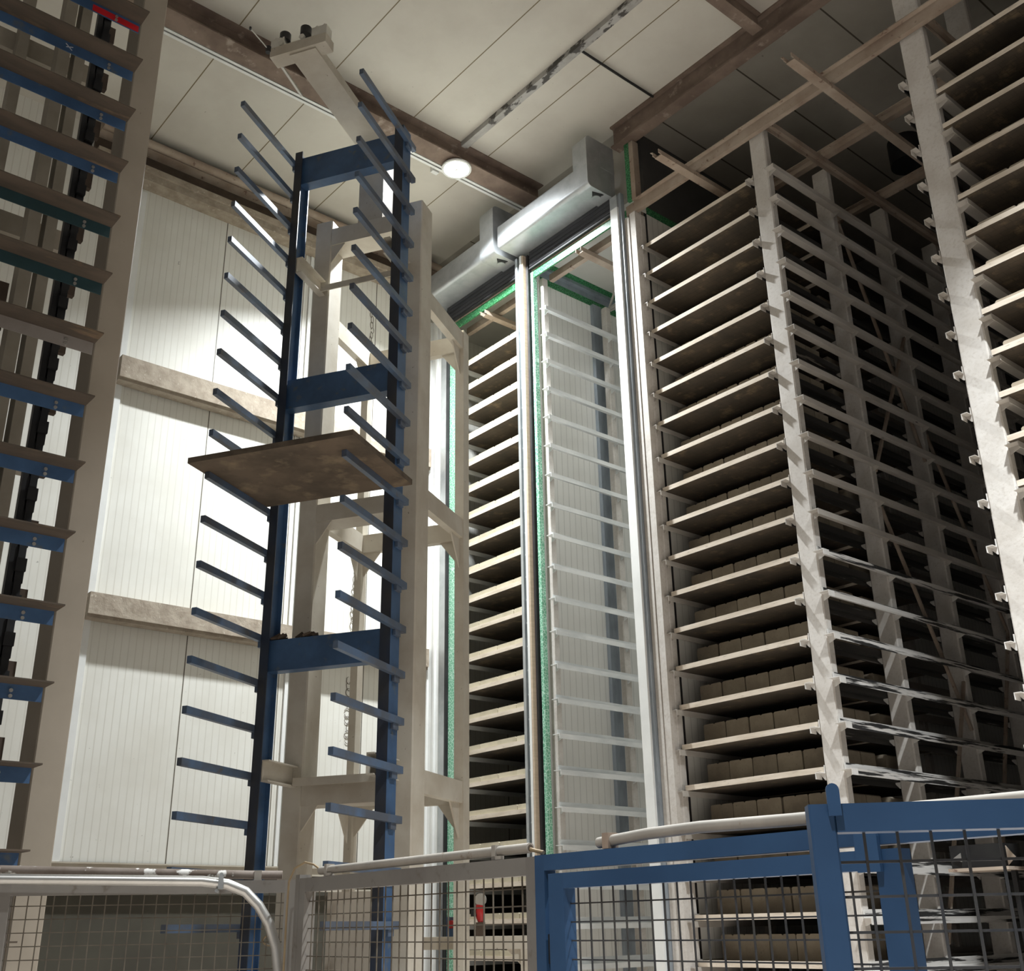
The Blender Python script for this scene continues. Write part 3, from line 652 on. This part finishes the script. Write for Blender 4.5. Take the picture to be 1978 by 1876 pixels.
# emergency stop box on the jamb
t = thing('emergency_stop', 'small blue box with red mushroom button standing on the cream mast arm', 'emergency stop', T(Vector((1.13, 2.87, 1.531))))
TB().box(1.07, 1.19, 2.842, 2.91, 1.531, 1.70).build('box', M['blue'], t)
TB().tube([(1.125, 2.815, 1.635), (1.125, 2.841, 1.635)], 0.035, 16).build('button', M['red'], t, True)

# ------------------------------------------------------------------ tray elevator on the left (near)
el = thing('tray_elevator', 'near tray elevator on the left with stacked blue angle brackets', 'tray elevator', (-6.0, 1.6, 0))
MB().bev(-6.20, -5.95, 1.79, 1.95, 0, 10.9, 0.006).build('column', M['colbeige'], el)
MB().box(-6.73, -6.60, 1.565, 1.635, 0, 10.9).build('rear_post', M['innerpost'], el)
MB().box(-6.73, -6.60, 1.45, 1.53, 0, 10.9).build('rear_post', M['innerpost'], el)
MB().box(-6.90, -6.78, 1.22, 1.29, 0, 10.9).build('rear_post', M['innerpost'], el)
for z in (9.0, 7.5, 6.02, 4.35, 2.9):
    MB().box(-6.98, -6.90, 0.2, 1.80, z, z + 0.16).build('tie_beam', M['innerpost'], el)
MB().box(-6.90, -6.74, 0.2, 1.44, 5.20, 5.55).build('dark_panel', M['brown'], el)
MB().box(-5.90, -5.86, 1.49, 1.53, 0.5, 10.5).build('chain_guide', M['dark'], el)
ch = None
for i in range(-3, 42):
    z = 2.0 + 0.2 * i
    mb = MB()
    mb.box(-5.875, -5.845, 1.528, 1.566, z + 0.03, z + 0.13).box(-5.885, -5.86, 1.522, 1.575, z + 0.12, z + 0.21)
    mb.box(-5.855, -5.835, 1.522, 1.575, z - 0.02, z + 0.05)
    if ch is None: ch = mb.build('chain_link', M['dark'], el); z00 = z
    else:
        c = ch.copy(); COL.objects.link(c); c.parent = el; c.location = (0, 0, z - z00)
special = {0: 'redmark', 4: 'teal', 5: 'teal', 6: 'greybr'}
for k in range(-1, 18):
    zf = 7.171 - 0.4 * k
    wm = M[special[k]] if k in special and k else M['blue']
    br = MB().box(-5.766, -5.760, 0.2, 1.727, zf - 0.075, zf).box(-5.766, -5.62, 0.2, 1.735, zf, zf + 0.008).build('bracket', [wm], el)
    # the flange is bare and dusty brown
    br.data.materials.append(M['flange'])
    for p in br.data.polygons[6:12]: p.material_index = 1
    if k in special and k: br['label'] = {'teal': 'dark teal bracket', 'greybr': 'grey bracket'}[special[k]]
    for dz in (-0.032, -0.060):
        MB().tube([(-5.760, 1.573, zf + dz), (-5.752, 1.573, zf + dz)], 0.010, 8).build('bolt', M['steel'], br, True)
    if k == 0:
        MB().box(-5.7597, -5.7585, 1.42, 1.722, zf - 0.070, zf - 0.022).build('red_paint_mark', M['redmark'], br)
    if k == 1:
        MB().bar((-5.7585, 1.305, zf - 0.045), (-5.7585, 1.345, zf - 0.028), 0.006, 0.003).bar((-5.7585, 1.300, zf - 0.020), (-5.7585, 1.342, zf - 0.055), 0.006, 0.003).build('chalk_cross', M['chalk'], br)
    MB().box(-6.14, -6.10, 1.58, 1.675, zf - 0.40 + 0.06, zf - 0.40 + 0.19).build('rear_plate', M['brown'], el)

# ------------------------------------------------------------------ machine and duct glimpsed in the dark bay
t = thing('stacker_head', 'dark machine head glimpsed in the empty bay behind the blue gate', 'machine', (-4.75, 9.05, 0))
MB().box(-5.0, -4.55, 8.95, 9.25, 1.99, 2.17).build('housing', M['dark'], t)
MB().box(-5.02, -4.50, 8.92, 9.27, 1.965, 1.99).build('base_plate', M['tan'], t)
MB().box(-4.60, -4.56, 9.14, 9.18, 0.012, 1.965).box(-4.70, -4.46, 9.04, 9.26, 0.012, 0.03).build('pedestal', M['dark'], t)
MB().prism([(-4.97, 2.07), (-4.90, 2.11), (-4.90, 2.04)], 'y', 8.935, 8.945).build('bracket_plate', M['steel'], t)
MB().prism([(-4.54, 2.15), (-4.47, 2.06), (-4.54, 2.0)], 'y', 9.0, 9.01).build('bracket_plate', M['tan'], t)
tag(MB().tube([(-5.50, 11.55, 10.76), (-5.50, 11.55, 11.128)], 0.22, 24).build('exhaust_duct', M['dark'], None, True), 'dark round duct on the ceiling above the empty bay', 'duct')

# ------------------------------------------------------------------ fence
def panel_frame(A, B):
    A = Vector(A); B = Vector(B); d = (B - A); L = d.length; d.normalize(); n = Vector((-d.y, d.x, 0))
    return (lambda p: A + d * p.x + n * p.y + Vector((0, 0, p.z))), L
def wires(mb, x0, x1, z0, z1, step, xo, zo, t=0.004):
    x = xo
    while x < x1:
        if x > x0: mb.box(x - t / 2, x + t / 2, -t / 2, t / 2, z0, z1)
        x += step
    z = zo
    while z > z0:
        mb.box(x0, x1, t / 2, t * 1.5, z - t / 2, z + t / 2); z -= step
    return mb
# left grey panel
TF, L1 = panel_frame((-4.907, 1.414, 0), (-4.306, 2.43, 0))
p1 = thing('mesh_fence', 'grey mesh fence panel at the lower left, below the bent silver tube', 'fence', (-4.6, 1.92, 0), 'grey mesh fence panels')
B_ = lambda: MB(TF)
B_().box(0.0, 0.052, -0.02, 0.02, 0, 1.795).build('stile', M['fencegrey'], p1)
B_().box(1.13, 1.18, -0.02, 0.02, 0, 1.80).build('stile', M['fencegrey'], p1)
B_().box(0.052, 1.13, -0.02, 0.02, 1.75, 1.80).build('top_rail', M['fencegrey'], p1)
B_().box(0.052, 1.13, -0.02, 0.02, 0.10, 0.14).build('bottom_rail', M['fencegrey'], p1)
wires(B_(), 0.052, 1.13, 0.14, 1.75, 0.05, 0.067, 1.711).build('wire_mesh', M['wire'], p1)
t = thing('bent_tube', 'silver bent tube clamped along the top of the left fence panel', 'tube', TF(Vector((0.5, -0.07, 1.4))))
pts = [(-0.9, -0.075, 1.822), (0.016, -0.075, 1.811), (0.45, -0.075, 1.803), (0.80, -0.075, 1.796), (0.90, -0.075, 1.783), (0.975, -0.075, 1.753), (1.031, -0.075, 1.699), (1.077, -0.075, 1.63), (1.109, -0.075, 1.542), (1.123, -0.075, 1.454), (1.125, -0.075, 1.0), (1.125, -0.075, 0.0)]
B_().tube(pts, 0.0205, 14).build('tube', M['steel'], t, True)
B_().box(0.865, 0.885, -0.10, -0.021, 1.765, 1.772).box(0.865, 0.885, -0.105, -0.099, 1.765, 1.815).tube([(0.875, -0.10, 1.82), (0.875, -0.05, 1.82)], 0.008, 8).tube([(0.86, -0.10, 1.758), (0.86, -0.03, 1.758)], 0.007, 8).build('clamp', M['galv'], t)
t = thing('flaking_tube', 'old tube with flaking paint lying along the left fence top', 'tube', TF(Vector((0.5, 0.03, 1.802))))
B_().tube([(-0.9, 0.03, 1.865), (0.0, 0.03, 1.852), (0.55, 0.03, 1.836), (0.98, 0.03, 1.823), (1.115, 0.03, 1.821)], 0.0175, 12).build('tube', M['rustpipe'], t, True)
B_().box(1.0, 1.03, 0.012, 0.048, 1.801, 1.84).build('clip', M['dustpipe'], t)
B_().box(0.0, 0.03, 0.012, 0.048, 1.801, 1.838).build('clip', M['dustpipe'], t)
mb = MB(TF)
mb.tube([(1.085 + 0.033 * math.cos(a * math.pi / 8), 0.02, 1.567 + 0.02 * math.sin(a * math.pi / 8)) for a in range(17)], 0.0035, 6)
tag(mb.build('cable_loop', M['cable'], None, True), 'small cable loop on the left fence mesh near the bent tube', 'cable')
# middle grey panel (in line with the blue door)
TF2, L2 = panel_frame((-4.167, 2.391, 0), (-2.675, 2.325, 0))
C_ = lambda: MB(TF2)
p2 = thing('mesh_fence', 'grey mesh fence panel in the middle, left of the blue door', 'fence', TF2(Vector((0.7, 0, 0))), 'grey mesh fence panels')
C_().box(-0.055, -0.02, -0.02, 0.03, 0, 1.815).box(-0.018, 0.03, -0.02, 0.03, 0, 1.80).build('corner_post', M['fencegrey'], p2)
C_().box(1.48, 1.525, -0.02, 0.02, 0, 1.80).build('stile', M['fencegrey'], p2)
C_().box(0.03, 1.48, -0.02, 0.02, 1.747, 1.80).build('top_rail', M['fencegrey'], p2)
C_().box(0.03, 1.48, -0.02, 0.02, 0.10, 0.14).build('bottom_rail', M['fencegrey'], p2)
wires(C_(), 0.03, 1.48, 0.14, 1.747, 0.0507, 0.067, 1.711).build('wire_mesh', M['wire'], p2)
t = thing('fence_tube', 'dusty grey tube clipped on top of the middle fence panel', 'tube', TF2(Vector((0.8, 0, 1.802))))
C_().tube([(0.12, 0.0, 1.824), (1.48, 0.0, 1.828)], 0.0155, 14).build('tube', M['dustpipe'], t, True)
C_().tube([(1.478, 0.0, 1.828), (1.4815, 0.0, 1.828)], 0.010, 12).build('open_end', M['brown'], t)
for x in (0.18, 1.30):
    C_().box(x, x + 0.02, -0.018, 0.018, 1.801, 1.846).box(x, x + 0.05, -0.018, -0.010, 1.801, 1.812).build('clip', M['dustpipe'], t)
C_().tube([(1.47, 0.0, 1.826), (1.51, 0.0, 1.817), (1.545, 0.0, 1.8105)], 0.006, 8).build('wire', M['cable'], t, True)
C_().tube([(0.13, 0.0, 1.824), (0.06, 0.0, 1.850), (0.0, -0.01, 1.862), (-0.05, -0.03, 1.84), (-0.075, -0.04, 1.79), (-0.08, -0.04, 1.68), (-0.078, -0.04, 1.4)], 0.0045, 8).build('wire', M['cable'], t, True)
# blue door frame and door leaf
p3 = thing('gate_portal', 'fixed blue door frame in the fence, right of the grey panel', 'door frame', TF2(Vector((2.1, 0, 0))))
C_().box(1.527, 1.572, -0.022, 0.022, 0, 1.802).build('jamb', M['bluefence'], p3)
C_().box(1.572, 3.3, -0.022, 0.022, 1.757, 1.802).build('head_rail', M['bluefence'], p3)
p4 = thing('swing_gate', 'blue mesh door leaf hung inside the fixed blue frame', 'door', TF2(Vector((2.1, 0, 0.05))))
C_().box(1.590, 1.660, -0.022, 0.022, 0.05, 1.747).build('stile', M['bluefence'], p4)
C_().box(2.735, 2.797, -0.022, 0.022, 0.05, 1.747).build('stile', M['bluefence'], p4)
C_().box(1.660, 2.735, -0.022, 0.022, 1.704, 1.747).build('top_rail', M['bluefence'], p4)
C_().box(1.660, 2.735, -0.022, 0.022, 0.05, 0.11).build('bottom_rail', M['bluefence'], p4)
wires(C_(), 1.660, 2.735, 0.11, 1.704, 0.05, 1.700, 1.662).build('wire_mesh', M['wireblue'], p4)
C_().prism([(2.695, 1.70), (2.695, 1.775)] + [(2.725 + 0.03 * math.cos(math.pi - a * math.pi / 8), 1.775 + 0.03 * math.sin(a * math.pi / 8)) for a in range(1, 8)] + [(2.755, 1.775), (2.755, 1.70)], 'y', -0.035, -0.024).build('stop_tab', M['bluefence'], p4)
C_().box(1.574, 1.588, -0.015, 0.015, 0.3, 0.4).box(1.574, 1.588, -0.015, 0.015, 1.5, 1.58).build('hinge', M['dark'], p4)
t = thing('fence_tube', 'dusty tan tube clipped on top of the fixed blue door frame', 'tube', TF2(Vector((2.2, 0, 1.803))))
C_().tube([(1.80, 0.0, 1.822), (2.0, 0.0, 1.833), (2.2, 0.0, 1.836), (2.5, 0.0, 1.830), (3.1, 0.0, 1.824)], 0.0155, 14).build('tube', M['dustpipe'], t, True)
C_().box(1.835, 1.86, -0.02, 0.02, 1.803, 1.846).build('clip', M['tan'], t)
# near blue gate at the right
TF3, L3 = panel_frame((-1.018, 1.437, 0), (-0.79, 1.651, 0))
D_ = lambda: MB(TF3)
p5 = thing('blue_gate', 'nearest blue mesh gate standing open at the lower right corner', 'gate', TF3(Vector((0.4, 0, 0.05))))
D_().bev(-0.004, 0.034, -0.022, 0.022, 0.05, 1.7625, 0.003).build('stile', M['bluefence'], p5)
D_().box(0.90, 0.938, -0.022, 0.022, 0.05, 1.7625).build('stile', M['bluefence'], p5)
D_().box(0.034, 0.90, -0.022, 0.022, 1.722, 1.7625).build('top_rail', M['bluefence'], p5)
D_().box(0.034, 0.90, -0.022, 0.022, 0.05, 0.09).build('bottom_rail', M['bluefence'], p5)
wires(D_(), 0.034, 0.90, 0.09, 1.722, 0.048, 0.075, 1.681, 0.0038).build('wire_mesh', M['wireblue'], p5)
r = 0.0095
D_().prism([(0.033 - r, 1.745), (0.033 - r, 1.782)] + [(0.033 + r * math.cos(math.pi - a * math.pi / 8), 1.782 + r * math.sin(a * math.pi / 8)) for a in range(1, 8)] + [(0.033 + r, 1.782), (0.033 + r, 1.745)], 'y', -0.029, -0.0225).build('stop_tab', M['bluefence'], p5)
